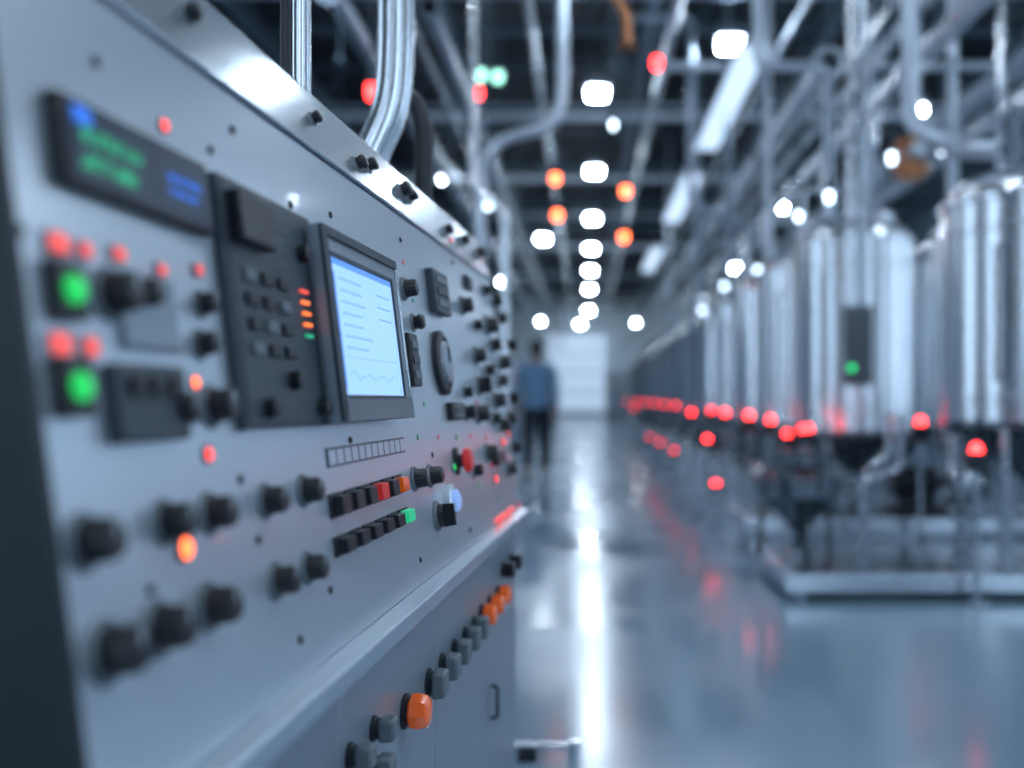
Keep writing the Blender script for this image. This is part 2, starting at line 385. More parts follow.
# indicator posts with red beacon
def post_proto(E):
    root=empty("indicator_post",(0,0,0),"slim steel post with control box and glowing red beacon","indicator post","red indicator posts")
    mk(MB().rod((0,0,0),(0,0,.02),.06,18).rod((0,0,.02),(0,0,.74),.014,12),"post",M_steel2,root,I4)
    mk(MB().box((0,0,.78),(.09,.07,.10)),"control_box",M_dark,root,I4,bevel=.01)
    mk(MB().lathe([(.030,0),(.030,.008),(.022,.010),(.024,.022),(.020,.036),(.010,.044),(0,.046)],20,0,T((0,0,.83))),"beacon",E,root,I4)
    return root
pa=post_proto(E_beac); pb_=post_proto(E_beas)
def post(p,x,y,h): dup(p,T((x,y,0))@Matrix.Diagonal((1,1,h/.855,1)))
for x,y,h in [(1.29,9.2,.89),(1.30,7.92,.885),(1.42,7.65,.855),(1.54,7.62,.75),(1.62,7.45,.79),(1.70,7.60,.79),(1.09,8.9,.66),(.98,7.5,.38),(2.06,6.14,.875),(1.91,4.88,.77)]:
    post(pa,x,y,h)
for x,y,h in [(1.30,10.3,.9),(1.30,14.3,.93),(1.30,16.4,.93),(1.30,18.8,.95),(1.30,21.5,.96),(1.30,25,.96),(1.30,31,.96),(.98,11,.45),(.98,13,.45),(.98,15,.45)]: post(pb_,x,y,h)
pa.matrix_basis=T((1.30,12.2,0)); pb_.matrix_basis=T((.98,20,0))

# funnel hopper stands
R=empty("funnel_hopper",(0,0,0),"small dark steel funnel hopper on a three-legged stand","hopper","funnel hoppers")
mk(MB().lathe([(.03,.06),(.03,.20),(.035,.21),(.22,.44),(.22,.55),(.24,.55),(.24,.575),(.21,.575),(.21,.46),(.02,.24)],32),"funnel",M_hop,R,I4)
for k in range(3):
    a=k*2.094+.5
    mk(MB().rod((math.cos(a)*.21,math.sin(a)*.21,0),(math.cos(a)*.20,math.sin(a)*.20,.5),.014,10),"leg",M_dark,R,I4)
R2=dup(R,T((1.45,6.66,.26))@Matrix.Diagonal((.8,.8,.7,1)))
R.matrix_basis=T((1.16,5.45,.13))@Matrix.Diagonal((1.05,1.05,.8,1))
# pumps
def pump(x,y,z,label):
    R=empty("pump",(x,y,z),label,"pump","process pumps"); B=T((x,y,z))
    mk(MB().box((0,0,.02),(.55,.24,.04)).box((-.1,0,.07),(.2,.18,.08)).box((.17,0,.07),(.08,.2,.08)),"base_plate",M_dark,R,B)
    RX=Matrix.Rotation(math.pi/2,4,'Y'); mb=MB().lathe([(0,-.26),(.09,-.26),(.10,-.24),(.10,-.20),(.09,-.19),(.09,.02),(.05,.05),(.03,.06),(.03,.12),(0,.12)],32,0,T((0,0,.2))@RX)
    for i in range(12):
        a=i*math.pi/6; mb.box((-.09,math.cos(a)*.095,.2+math.sin(a)*.095),(.18,.01,.01))
    mk(mb,"motor",M_dark,R,B)
    mb=MB().lathe([(0,.1),(.12,.1),(.14,.13),(.14,.18),(.12,.21),(.05,.22),(.05,.3),(.07,.3),(.07,.32),(0,.32)],32,0,T((0,0,.2))@RX); mb.rod((.155,0,.3),(.155,0,.5),.04,16); mb.rod((.155,0,.48),(.155,0,.5),.065,16)
    mk(mb,"pump_head",M_steel,R,B); return R
p1=pump(2.3,6.66,.26,"dark motor pump with stainless head on the skid")
# skid pipework
for pts,r,m in [([(1.62,5.85,.13),(1.62,5.85,.52),(1.85,5.85,.6),(1.85,5.85,.9)],.026,M_steel2),([(1.8,6.4,.26),(1.8,6.4,.55),(1.95,6.4,.65),(1.95,6.4,.9)],.030,M_steel2),([(2.75,6.45,.26),(2.75,6.45,.6),(3.1,6.45,.6),(3.1,6.45,.26)],.03,M_steel2),([(1.50,5.75,.13),(1.50,5.75,.36),(1.28,5.62,.50)],.022,M_steel2)]:
    mk(MB().tube(pts,r,14,flange=True),"skid_pipe",m,label="bent steel pipe rising from the skid platform",cat="pipe",group="skid pipework")
# junction box on the vertical pipe in front of the tank
jb=mk(MB().box((2.14,7.85,1.43),(.22,.07,.62)).box((2.14,7.81,1.43),(.18,.015,.56)),"junction_box",M_gry,jp_,I4,bevel=.008,label="grey junction box with green light")
mk(MB().lathe([(.026,0),(.024,.012),(0,.018)],16,0,T((2.08,7.80,1.25))@Matrix.Rotation(math.pi/2,4,'X')),"indicator_light",em("green_beacon",(.02,.8,.25),2.0),jb,I4)
# copper fitting on the vertical pipe over the large tank
mk(MB().lathe([(0,0),(.08,0),(.08,.03),(.12,.04),(.12,.09),(.07,.12),(.07,.2),(.10,.22),(.10,.26),(0,.28)],24,0,T((2.15,6.6,2.45))),"valve_body",M_copper,vp_,I4)
mk(MB().rod((2.15,6.55,2.62),(2.15,6.42,2.62),.05,20),"gauge",M_white,vp_,I4)

# ------------------------------------------------------------------ hanging beacons and small lamps
def pendant(x,y,z,E,l,name="pendant_beacon",cat="warning light",grp="hanging warning beacons",k=1):
    R=empty(name,(x,y,z),l,cat,grp); B=T((x,y,z))
    mk(MB().rod((0,0,.12),(0,0,7.5-z),.010,8),"rod",M_beam,R,B)
    mk(MB().lathe([(0,.05),(.06*k,.05),(.06*k,.10),(.03,.13),(0,.13)],20),"cap",M_dark,R,B)
    mk(MB().lathe([(0,-.06*k),(.035*k,-.05*k),(.05*k,-.02*k),(.05*k,.05),(0,.05)],20),"lens",E,R,B)
    return R
pr=pendant(-.35,11.8,3.61,E_beao,"orange glowing beacon hanging on a rod")
prr=pendant(-1.32,12.3,4.77,E_beac,"red glowing beacon hanging on a rod")
for x,y,z in [(-.34,12.3,3.27),(.48,11.8,3.46),(.49,12.6,3.05)]: dup(pr,T((x,y,z)))
for x,y,z in [(.69,9.6,4.23),(-1.62,7.6,3.34)]: dup(prr,T((x,y,z))@Matrix.Diagonal((.8,.8,1,1)))
pendant(-1.02,11.7,4.78,E_gw,"green-white glowing lamp hanging on a rod",k=1.2)
pendant(-1.22,11.7,4.80,E_gw,"green-white glowing lamp hanging on a rod",k=1.2)
pw=pendant(2.3,7.5,2.8,E_wht,"small round white lamp glowing above the tanks","pendant_lamp","ceiling lamp","small white lamps",k=.5)
for x,y,z in [(2.98,8.35,3.08),(3.4,8.0,2.95),(1.88,7.7,2.55),(1.95,11.3,2.45),(1.85,13.3,2.5),(1.78,15.2,2.35),(2.0,17.0,2.7),(-1.4,13.4,2.9),(2.05,9.6,2.75),(-.95,9.8,2.9),(.3,10.6,3.9)]: dup(pw,T((x,y,z)))

# ------------------------------------------------------------------ left side cabinets
def cabinet(x,y,h,label):
    R=empty("equipment_cabinet",(x,y,0),label,"cabinet","tall equipment cabinets"); B=T((x,y,0))
    mk(MB().box((0,0,h/2+.05),(.8,1.2,h-.1)).box((0,0,.05),(.74,1.14,.1)).box((0,0,h+.02),(.84,1.24,.04)),"body",M_cabw,R,B,bevel=.01)
    for sy in (-.3,.3):
        d=mk(MB().box((.41,sy,h/2+.05),(.02,.56,h-.25)),"door",M_cabw,R,B,bevel=.006)
        mk(MB().tube([(.42,sy*.2,h*.45),(.46,sy*.2,h*.45),(.46,sy*.2,h*.55),(.42,sy*.2,h*.55)],.01,8),"handle",M_dark,d,B)
    for a in (-.2,-.1,0,.1): mk(MB().rod((.42,a,h*.86),(.44,a,h*.86),.02,12),"indicator_light",E_reds,R,B)
    return R
c1=cabinet(-2.5,13,2.2,"tall pale equipment cabinet with two doors")
for i in range(1,13): dup(c1,T((-2.5+.10*max(0,i-5),13+i*3.2,0)))
c2=cabinet(-4.2,12,3.0,"very tall pale equipment cabinet with two doors")
for i in range(1,8): dup(c2,T((-4.2,12+i*3.4,0)))
for x,y,h in [(1.7,55,1.1)]: dup(c1,T((x,y,0))@Matrix.Rotation(-math.pi/2,4,'Z')@Matrix.Diagonal((1,1,h,1)))
g=MB()
for yy in range(0,7): g.rod((0,yy*1.5,0),(0,yy*1.5,1.05),.025,10)
for z in (.55,1.05): g.rod((0,0,z),(0,9,z),.022,10)
mk(g,"guard_rail",M_pipe,M=T((-1.45,20.5,0)),label="pale tubular guard rail along the aisle",cat="guard rail")

# ------------------------------------------------------------------ control console
Y0,Y1=.62,2.60
def cp(Y,xo,z): return Vector((-.389+.07*Y+xo,Y,z))
S=Vector((.07,1,0)).normalized(); V0=Vector((-.125,0,1)); N=S.cross(V0).normalized(); V=N.cross(S)
O=cp(Y0,.035,.72)
FR=Matrix(((S.x,V.x,N.x,O.x),(S.y,V.y,N.y,O.y),(S.z,V.z,N.z,O.z),(0,0,0,1))); FI=FR.inverted()
HOR,VPX,F=400,585,1000.
def fp(x,y,w=0):
    """photo survey point -> (along, up) coordinates on the console face"""
    a=(x-VPX)/F;b=(HOR-y)/F; Y=(.389-w)/(.07-a-.125*b); p=FI@Vector((a*Y,Y,1+b*Y)); return p.x,p.y
def rq(q,w=0):
    P=[fp(*c,w) for c in q]; return ((P[0][0]+P[3][0])/2,(P[1][0]+P[2][0])/2,(P[3][1]+P[2][1])/2,(P[0][1]+P[1][1])/2)
console=empty("control_console",(-.55,1.66,0),"long silver-grey control console covered with knobs, screens and lights","control console")
def extr(poly,ya,yb):
    n=len(poly); vs=[cp(ya,*p) for p in poly]+[cp(yb,*p) for p in poly]
    fs=[tuple(range(n)),tuple(range(2*n-1,n-1,-1))]+[(i,i+n,(i+1)%n+n,(i+1)%n) for i in range(n)]
    return MB().add(vs,fs)
def fixn(o):
    import bmesh
    bm=bmesh.new(); bm.from_mesh(o.data); bmesh.ops.recalc_face_normals(bm,faces=bm.faces); bm.to_mesh(o.data); bm.free(); return o
LX=.020
body=[(LX-.005,.04),(LX-.005,.69),(.029,.72),(-.047,1.33),(-.085,1.412),(-.56,1.412),(-.56,.04)]
fixn(mk(extr(body,Y0,Y1),"body",M_cab,console,I4))
fixn(mk(extr([(LX-.03,0),(LX-.03,.04),(-.53,.04),(-.53,0)],Y0+.03,Y1-.03),"plinth",M_dark,console,I4))
fixn(mk(extr([(.029,.72),(.035,.72),(-.0385,1.308),(-.0445,1.308)],Y0,Y1),"face_plate",M_face,console,I4,bevel=.0015))
fixn(mk(extr([(-.0445,1.311),(-.034,1.312),(-.080,1.418),(-.12,1.425),(-.12,1.412),(-.085,1.412),(-.046,1.33)],Y0,Y1+.004),"top_trim",M_trim,console,I4,bevel=.002,angle=15))
fixn(mk(extr([(.020,.721),(.060,.716),(.062,.713),(.060,.690),(.057,.687),(.020,.687)],Y0,Y1+.004),"ledge",M_trim,console,I4,angle=10))
fixn(mk(extr([(LX-.02,.03),(LX+.008,.03),(.045,.69),(.045,.73),(-.035,1.34),(-.075,1.43),(-.57,1.43),(-.57,.03)],Y0-.012,Y0),"end_panel",M_dark,console,I4,bevel=.002))
fixn(mk(extr([(LX-.02,.03),(LX+.002,.03),(.026,.68),(.032,.72),(-.045,1.34),(-.085,1.42),(-.57,1.42),(-.57,.03)],Y1,Y1+.01),"end_panel",M_cab,console,I4,bevel=.002))
# doors on lower cabinet
prev=Y0+.02
LO=cp(Y0,LX,0); LN=S.cross(Vector((0,0,1))).normalized()
LF=Matrix(((S.x,0,LN.x,LO.x),(S.y,0,LN.y,LO.y),(S.z,1,LN.z,LO.z),(0,0,0,1)))
for yb in (1.14,1.64,2.17,2.59):
    s0=(prev-Y0)*1.0024+.003; s1=(yb-Y0)*1.0024-.003
    d=mk(MB().box(((s0+s1)/2,.36,.001),(s1-s0,.63,.014)),"door",M_cab,console,LF,bevel=.002)
    mk(MB().tube([(s0+.03,.30,.005),(s0+.03,.30,.022),(s0+.03,.37,.022),(s0+.03,.37,.005)],.004,8),"handle",M_dark,d,LF)
    prev=yb
def FM(s,v,w=0): return FR@T((s,v,w))

# --- component prototypes (local z = out of panel)
def P_knob(kind):
    mb=MB()
    if kind=="round": mb.lathe([(0,0),(.0130,.0),(.0130,.003),(.0120,.005),(.0118,.014),(.0100,.0168),(0,.0168)],32,0,T((0,0,.003)),flute=.07); mb.box((0,.006,.0200),(.0018,.010,.001),1)
    if kind=="wing": mb.lathe([(0,0),(.013,0),(.012,.007),(0,.007)],28,0,T((0,0,.003))); mb.box((0,0,.015),(.007,.025,.012),0,top=(.7,.92)); mb.box((0,.008,.0213),(.0015,.008,.001),1)
    if kind=="dome": mb.lathe([(0,0),(.012,0),(.012,.007),(.0135,.009),(.0135,.014),(.010,.018),(0,.0195)],28,0,T((0,0,.003)))
    return mb
KM={}
def knob(x,y,sc=1,kind="round",m=M_blk,w=.010,name="knob"):
    s,v=fp(x,y,w*sc); M=FM(s,v)@Matrix.Scale(sc,4); key=(kind,m.name,name)
    if key not in KM:
        o=mk(P_knob(kind),name,[m,M_mark],console,M); c=mk(MB().lathe([(0,0),(.0165,0),(.0165,.002),(.0145,.004),(0,.004)],28),"collar",M_gry,o,M); KM[key]=(o,c)
    else:
        a,c0=KM[key]; o=inst(a,console,M); inst(c0,o,M)
    return o
IM={}
def led(x,y,r,E,bez=True,face=None):
    s,v=fp(x,y,.004); M=FM(s,v)@Matrix.Scale(r/.006,4)
    if E.name not in IM:
        o=mk(MB().lathe([(.006,0),(.0078,0),(.0078,.002),(.0066,.003),(.006,.002)],24),"indicator_light",M_gry,console,M)
        c=mk(MB().lathe([(.0062,.001),(.0060,.002),(.0045,.0038),(.002,.0046),(0,.0048)],20),"lens",E,o,M); IM[E.name]=(o,c)
    else:
        a,b=IM[E.name]; o=inst(a,console,M); inst(b,o,M)
BM={}
def button(s,v,sx,sy,m,F0=FR,h=.014,name="push_button",parent=None):
    M=F0@T((s,v,0)); key=(m.name,round(sx,4),round(sy,4),h,name)
    if key not in BM:
        o=mk(MB().box((0,0,.002),(sx,sy,.004)),name,M_dark if h>.005 else M_cab,console,M,bevel=.001)
        c=mk(MB().box((0,0,.004+h/2),(sx*.82,sy*.82,h),0,top=(.9,.9)),"cap",m,o,M,bevel=.0012); BM[key]=(o,c)
    else:
        a,b=BM[key]; o=inst(a,console,M); inst(b,o,M)
    return o
def rectlight(x,y,sx,sy,E):
    s,v=fp(x,y,.003); button(s,v,sx,sy,E,h=.002,name="indicator_window")
def box_on(x,y,sx,sy,h,m,name,w=None):
    s,v=fp(x,y,h*.7); return mk(MB().box((0,0,h/2),(sx,sy,h)),name,m,console,FM(s,v),bevel=.0025),s,v

# --- top-left display
s0,s1,v0,v1=rq([(52,92),(205,163),(208,232),(62,187)],.008)
cs,cv=(s0+s1)/2,(v0+v1)/2; w_,h_=s1-s0,v1-v0
dsp=mk(MB().box((0,0,.006),(w_,h_,.012)),"display_unit",M_blk,console,FM(cs,cv),bevel=.003,label="dark horizontal display with green and blue readouts")
mk(MB().box((0,0,.0125),(w_*.93,h_*.82,.001)),"screen",E_dsp,dsp,FM(cs,cv))
random.seed(2)
def textrow(mb,u0,u1,v,hh,z=.0135,gap=.25,mi=0,cw=None):
    u=u0
    while u<u1:
        ww=hh*random.uniform(.4,.75); k=random.choice((0,1,2))
        if k==0: mb.box((u+ww/2,v,z),(ww*.9,hh,.0004),mi)
        elif k==1: mb.box((u+ww*.2,v,z),(ww*.3,hh,.0004),mi); mb.box((u+ww*.5,v+hh*.35,z),(ww*.9,hh*.3,.0004),mi)
        else: mb.box((u+ww/2,v-hh*.3,z),(ww*.9,hh*.35,.0004),mi); mb.box((u+ww*.75,v,z),(ww*.3,hh,.0004),mi)
        u+=ww*1.3
for a,b,v_,h__,E in [(-.40,-.04,.10,.010,E_grns),(-.42,-.10,-.2,.010,E_grns),(.14,.40,.06,.006,E_blue),(.14,.36,-.12,.005,E_blue)]:
    mb=MB(); textrow(mb,w_*a,w_*b,h_*v_,h__); mk(mb,"screen_text",E,dsp,FM(cs,cv))
mk(MB().box((-w_*.39,h_*.30,.0135),(.022,.012,.0004)),"screen_icon",E_blue,dsp,FM(cs,cv))
mk(MB().box((w_*.05,0,.0135),(.0008,h_*.7,.0004)),"screen_divider",M_mod,dsp,FM(cs,cv))

# --- red windows and green buttons at near end
for x,y,a,b in [(57,243,.026,.016),(84,250,.014,.013),(118,254,.018,.012),(161,270,.014,.011),(198,270,.012,.012),(59,344,.026,.017),(90,347,.018,.016)]:
    rectlight(x,y,a,b,E_reds)
for x,y in [(69,290),(76,387)]:
    o,s,v=box_on(x,y,.036,.040,.010,M_blk,"lamp_housing"); 
    mk(MB().lathe([(.0098,.008),(.0098,.012),(.008,.015),(0,.016)],24),"lens",E_grn,o,FM(s,v),label="round green glowing lens")
# modules near end
o,s,v=box_on(150,312,.085,.060,.006,M_cab,"module_plate")
o,s,v=box_on(152,403,.105,.058,.012,M_mod,"switch_module")
for i in range(3): mk(MB().box(((i-1)*.028,.012,.014),(.018,.014,.006)),"key",M_blk,o,FM(s,v),bevel=.001)
for x,y,sc in [(122,292,1.25),(150,292,.9),(208,303,.8),(208,343,.85),(185,408,1.05),(222,405,1.2),(100,540,1.25),(177,521,1.15),(221,512,1.15),(275,500,1.1),(312,490,1.1),(286,580,1.15),(316,567,1.1),
               (123,650,1.4),(173,627,1.35),(222,605,1.3)]: knob(x,y,sc)
for x,y,r,E in [(167,125,.0055,E_red),(165,322,.0055,E_org),(198,382,.005,E_org),(211,454,.006,E_red),(187,548,.0088,E_org)]: led(x,y,r,E)

# --- grey control module
s0,s1,v0,v1=rq([(220,180),(312,216),(330,424),(242,430)],.010)
cs,cv=(s0+s1)/2,(v0+v1)/2; w_,h_=s1-s0,v1-v0
M=FM(cs,cv)
mod=mk(MB().box((0,0,.005),(w_,h_,.010)).box((0,h_*.0,.0105),(w_*.94,h_*.96,.002)),"control_module",M_mod,console,M,bevel=.002,label="dark grey control module with keys and amber readouts")
mk(MB().box((-w_*.28,h_*.34,.018),(w_*.34,h_*.2,.014)),"relay_block",M_blk,mod,M,bevel=.002)
for u,vv in [(.30,.30),(.02,-.30),(-.28,-.42),(.33,-.42)]:
    mk(MB().lathe([(0,.010),(.010,.010),(.0095,.022),(0,.024)],24,0,T((u*w_,vv*h_,0))),"knob",M_blk,mod,M)
for i in range(4):
    for j in range(3):
        mk(MB().box((-w_*.32+j*w_*.17,h_*.12-i*h_*.1,.013),(w_*.10,h_*.05,.005)),"key",M_blk if (i+j)%3 else M_gry,mod,M,bevel=.0008)
for i in range(5):
    mk(MB().box((w_*.28,h_*.12-i*h_*.052,.0125),(w_*.09,h_*.014,.003)),"indicator_window",[E_reds,E_amb,E_amb,E_amb,E_grns][i],mod,M)
for i in range(6):
    mb=MB(); textrow(mb,-w_*.08,w_*.14,h_*(.40-i*.045),.003,z=.0118); mk(mb,"printed_marking",M_gry,mod,M)

# --- monitor
s0,s1,v0,v1=rq([(315,224),(393,262),(409,418),(340,423)],.026)
cs,cv=(s0+s1)/2,(v0+v1)/2; w_,h_=s1-s0,v1-v0; M=FM(cs,cv)
mon=mk(MB().box((0,0,.008),(w_*.97,h_*.97,.016)).box((0,0,.022),(w_,h_,.014)),"monitor",M_cab,console,M,bevel=.002,label="silver framed monitor with glowing pale blue screen")
a0,a1,b0_,b1=rq([(330,255),(390,283),(404,394),(345,397)],.031)
su,sv=(a0+a1)/2-cs,(b0_+b1)/2-cv; sw,sh=a1-a0,b1-b0_
mb=MB()
mb.box((-w_/2+.009,0,.030),(.018,h_*.99,.006)); mb.box((0,h_/2-.006,.030),(w_*.99,.012,.006))
mb.box((su-sw/2-.003,sv,.031),(.006,sh+.012,.004)); mb.box((su+sw/2+.004,sv,.031),(.008,sh+.012,.004)); mb.box((su,sv+sh/2+.003,.031),(sw,.006,.004)); mb.box((su,sv-sh/2-.003,.031),(sw,.006,.004))
mk(mb,"bezel",M_mod,mon,M,bevel=.001)
mk(MB().box((0,-h_/2+.015,.031),(w_*.99,.030,.004)),"lower_rail",M_gry,mon,M,bevel=.001)
mk(MB().box((w_/2-.004,.01,.030),(.008,h_*.90,.004)),"side_rail",M_trim,mon,M,bevel=.001)
mk(MB().box((su,sv,.0295),(sw,sh,.002)),"screen",E_scr,mon,M)
mb=MB().box((su,sv+sh*.475,.0308),(sw*.98,sh*.045,.0006))
mb.box((su-sw*.47,sv-.005,.0308),(sw*.02,sh*.85,.0006))
mk(mb,"screen_header",E_scrh,mon,M)
mb=MB()
random.seed(9)
for i in range(7): textrow(mb,su-sw*.40,su-sw*random.uniform(-.05,.2),sv+sh*(.36-.085*i),.0020,z=.0308)
for i in range(3): textrow(mb,su+sw*.18,su+sw*.42,sv+sh*(.33-.10*i),.0020,z=.0308)
mb.box((su,sv-sh*.22,.0308),(sw*.86,.0006,.0006))
px=None
for i in range(25):
    u=su-sw*.42+i*sw*.034; vv=sv-sh*.36+sh*.02*math.sin(i*.9)+random.uniform(-.003,.003)
    if px: mb.bar((px[0],px[1],.0308),(u,vv,.0308),.0007,.0006)
    px=(u,vv)
mk(mb,"screen_text",E_scrd,mon,M)

# --- label strip
s0,s1,v0,v1=rq([(325,447),(403,438),(404,455),(327,465)])
cs,cv=(s0+s1)/2,(v0+v1)/2; w_,h_=s1-s0,v1-v0; M=FM(cs,cv)
ls=mk(MB().box((0,0,.001),(w_,h_,.002)),"label_strip",M_gry,console,M)
for i in range(12): mk(MB().box((-w_/2+w_*(i+.5)/12,0,.0022),(w_/12*.82,h_*.74,.001)),"label_tab",M_face,ls,M)

# --- button rows
for row,q,cols in [(0,[(334,488),(408,476),(408,497),(336,516)],[M_blk,M_blk,M_blk,M_redcap,M_blk,M_orange]),(1,[(338,530),(414,510),(414,527),(341,553)],[M_blk,M_blk,M_blk,M_blk,M_blk,E_grns])]:
    s0,s1,v0,v1=rq(q,.010); n=6; st_=(s1-s0)/n
    for i,m in enumerate(cols): button(s0+st_*(i+.5),(v0+v1)/2,st_*.80,(v1-v0)*.92,m,h=.012)

# --- far controls
for x,y,sc,k in [(410,288,1,"round"),(418,322,.8,"dome"),(467,305,1.1,"round"),(487,290,.8,"dome"),(492,325,1.3,"round"),(480,355,1.1,"round"),(496,345,1.0,"dome"),(505,362,1.2,"round"),
                 (421,478,1.0,"round"),(436,475,1.0,"round"),(484,385,1.2,"wing"),(500,400,1.2,"round"),(483,413,1.2,"round"),(505,425,1.0,"dome"),(468,392,.7,"dome"),
                 (445,515,1.3,"wing"),(492,452,1.1,"round"),(512,468,1.1,"round"),(503,380,1.0,"round"),(514,398,1.0,"dome"),(516,447,.9,"dome"),(478,470,.8,"dome"),(497,300,1.0,"dome"),(502,318,1.0,"round"),(512,418,1.0,"round"),(512,345,1.0,"dome"),
                 (478,325,.7,"dome"),(490,370,.8,"dome"),(497,418,.9,"round"),(470,412,.9,"dome")]:
    knob(x,y,sc*1.2,k)
for x,y,r,E in [(405,262,.003,E_reds),(420,322,.003,E_red),(415,300,.003,E_grns),(420,437,.0035,E_grns),(455,467,.007,E_grn),(496,479,.010,E_red),(477,372,.0035,E_grns),(452,240,.007,E_reds),(440,437,.003,E_reds),(508,434,.009,E_reds),(487,437,.005,E_reds),(503,442,.009,E_red),
                (426,404,.003,E_grns),(472,436,.004,E_reds),(500,497,.005,E_grns),(508,512,.008,E_reds),(519,505,.008,E_reds),(458,437,.004,E_grns),(491,380,.005,E_grns),(472,300,.004,E_reds),(478,402,.004,E_reds),(516,380,.005,E_reds),(480,485,.005,E_grns),(492,465,.005,E_reds)]: led(x,y,r,E)
for x,y,sx,sy,h,m,nm in [(440,293,.13,.080,.015,M_mod,"relay_module"),(413,360,.055,.085,.016,M_blk,"switch_module"),(469,283,.06,.03,.01,M_mod,"relay_module"),(500,458,.12,.03,.016,M_blk,"switch_module"),(457,411,.11,.034,.012,M_blk,"switch_module")]:
    o,s,v=box_on(x,y,sx,sy,h,m,nm)
    for i in range(3): mk(MB().box((0,(i-1)*sy*.28,h+.001),(sx*.7,sy*.14,.003)),"key",M_mod if i%2 else M_gry,o,FM(s,v))
# large dial
s,v=fp(450,362,.02); M=FM(s,v)
dl=mk(MB().lathe([(0,0),(.060,0),(.060,.010),(.052,.014),(.046,.014),(.044,.010),(0,.010)],48),"dial_gauge",M_blk,console,M,label="large round black dial with grey face")
mk(MB().lathe([(0,.012),(.040,.012),(.038,.017),(.032,.019),(0,.019)],40,flute=.02),"dial_knob",M_cab,dl,M)
mk(MB().box((0,.014,.020),(.004,.028,.003)),"pointer",M_blk,dl,M)
for i in range(12):
    a=i*math.pi/6; mk(MB().box((math.cos(a)*.049,math.sin(a)*.049,.0145),(.003,.003,.001)),"dial_marking",M_mark,dl,M)
# emergency stop (red mushroom) and illuminated button
s,v=fp(466,460,.02); M=FM(s,v)
es=mk(MB().lathe([(0,0),(.026,0),(.026,.004),(.012,.006),(.012,.018),(0,.018)],32),"emergency_stop",M_dark,console,M)
mk(MB().lathe([(0,.016),(.021,.017),(.024,.022),(.020,.030),(0,.033)],32),"mushroom_cap",M_redcap,es,M)
s,v=fp(458,500,.02); M=FM(s,v)
pb=mk(MB().lathe([(0,0),(.030,0),(.030,.012),(.026,.014),(0,.014)],32),"push_button",M_chrome,console,M,label="round chrome button with blue-white lens")
mk(MB().lathe([(.020,.014),(.019,.020),(.012,.024),(0,.025)],28),"cap",em("blue_white_lens",(.30,.50,1),.6),pb,M)
s,v=fp(509,512,.004); mk(MB().box((0,0,.003),(.26,.008,.006)),"light_strip",E_reds,console,FM(s-.05,v))

# --- knobs on top trim
def tt(Y,f,w=0): 
    a=cp(Y,-.034,1.312); b=cp(Y,-.080,1.418); return a.lerp(b,f)
TN=S.cross((Vector((-.046,0,.106))).normalized()).normalized(); TV=TN.cross(S)
for i,(Y,f,sc) in enumerate([(1.30,.5,.6),(1.46,.3,.8),(1.54,.45,.8),(1.75,.5,1.0),(1.80,.5,.9),(2.1,.4,.9),(2.3,.5,.9),(.95,.5,.7),(2.5,.5,1)]):
    p=tt(Y,f); M=Matrix(((S.x,TV.x,TN.x,p.x),(S.y,TV.y,TN.y,p.y),(S.z,TV.z,TN.z,p.z),(0,0,0,1)))@Matrix.Scale(sc,4)
    a,c=KM[("dome",M_blk.name,"knob")]; o=inst(a,console,M); inst(c,o,M)
# screws on face
sc0=None
for x,y in [(95,62),(232,130),(290,205),(210,150),(330,215),(400,240),(452,262),(62,668),(240,480),(330,590),(258,540),(420,560),(382,450),(150,590),(432,455),(350,440),(470,530),(20,230),(300,640)]:
    s,v=fp(x,y); M=FM(s,v)
    if sc0 is None: sc0=mk(MB().lathe([(0,0),(.0045,0),(.0042,.0018),(.003,.0024),(0,.0018)],16),"screw",M_dark,console,M)
    else: inst(sc0,console,M)

# --- lower row of buttons
def lowbtn(Y,z,sz,m,d=.03,nm="push_button",bv=.004,rnd=False):
    s=(Y-Y0)*1.0024; M=LF@T((s,z,.006))
    key=("low",m.name,sz,d)
    if key not in BM:
        o=mk(MB().lathe([(0,0),(sz*.55,0),(sz*.55,.006),(sz*.45,.008),(sz*.45,d*.5),(0,d*.5)],24),nm,M_dark,console,M)
        if rnd: cb=MB().lathe([(0,d*.3),(sz*.46,d*.3),(sz*.56,d*.42),(sz*.58,d*.75),(sz*.52,d*1.05),(sz*.36,d*1.2),(0,d*1.24)],16,flute=.08)
        else: cb=MB().box((0,0,d*.75),(sz,sz,d*.7),0,top=(.92,.92)).box((0,0,d*.35),(sz*.7,sz*.7,d*.3))
        c=mk(cb,"cap",m,o,M,bevel=0 if rnd else bv); BM[key]=(o,c)
    else:
        a,b=BM[key]; inst(b,inst(a,console,M),M)
for Y in (1.62,1.72,1.82,1.92,2.01): lowbtn(Y-.03,.550,.042,M_gry)
lowbtn(1.44,.552,.046,M_orange,.034,rnd=True)
for Y in (2.10,2.20,2.31): lowbtn(Y-.03,.556,.040,M_orange,rnd=True)
for Y,z in [(2.36,.60),(2.48,.60)]: lowbtn(Y,z,.036,M_blk)
for Y,z in [(1.28,.58),(1.27,.535),(1.18,.58),(1.14,.53),(1.02,.57)]: lowbtn(Y,z,.03,M_gry)
mk(MB().rod(cp(2.61,-.02,.42),cp(2.66,-.02,.42),.012,12).rod(cp(2.64,-.02,.42),cp(2.66,-.02,.42),.02,12),"side_knob",M_blk,console,I4)

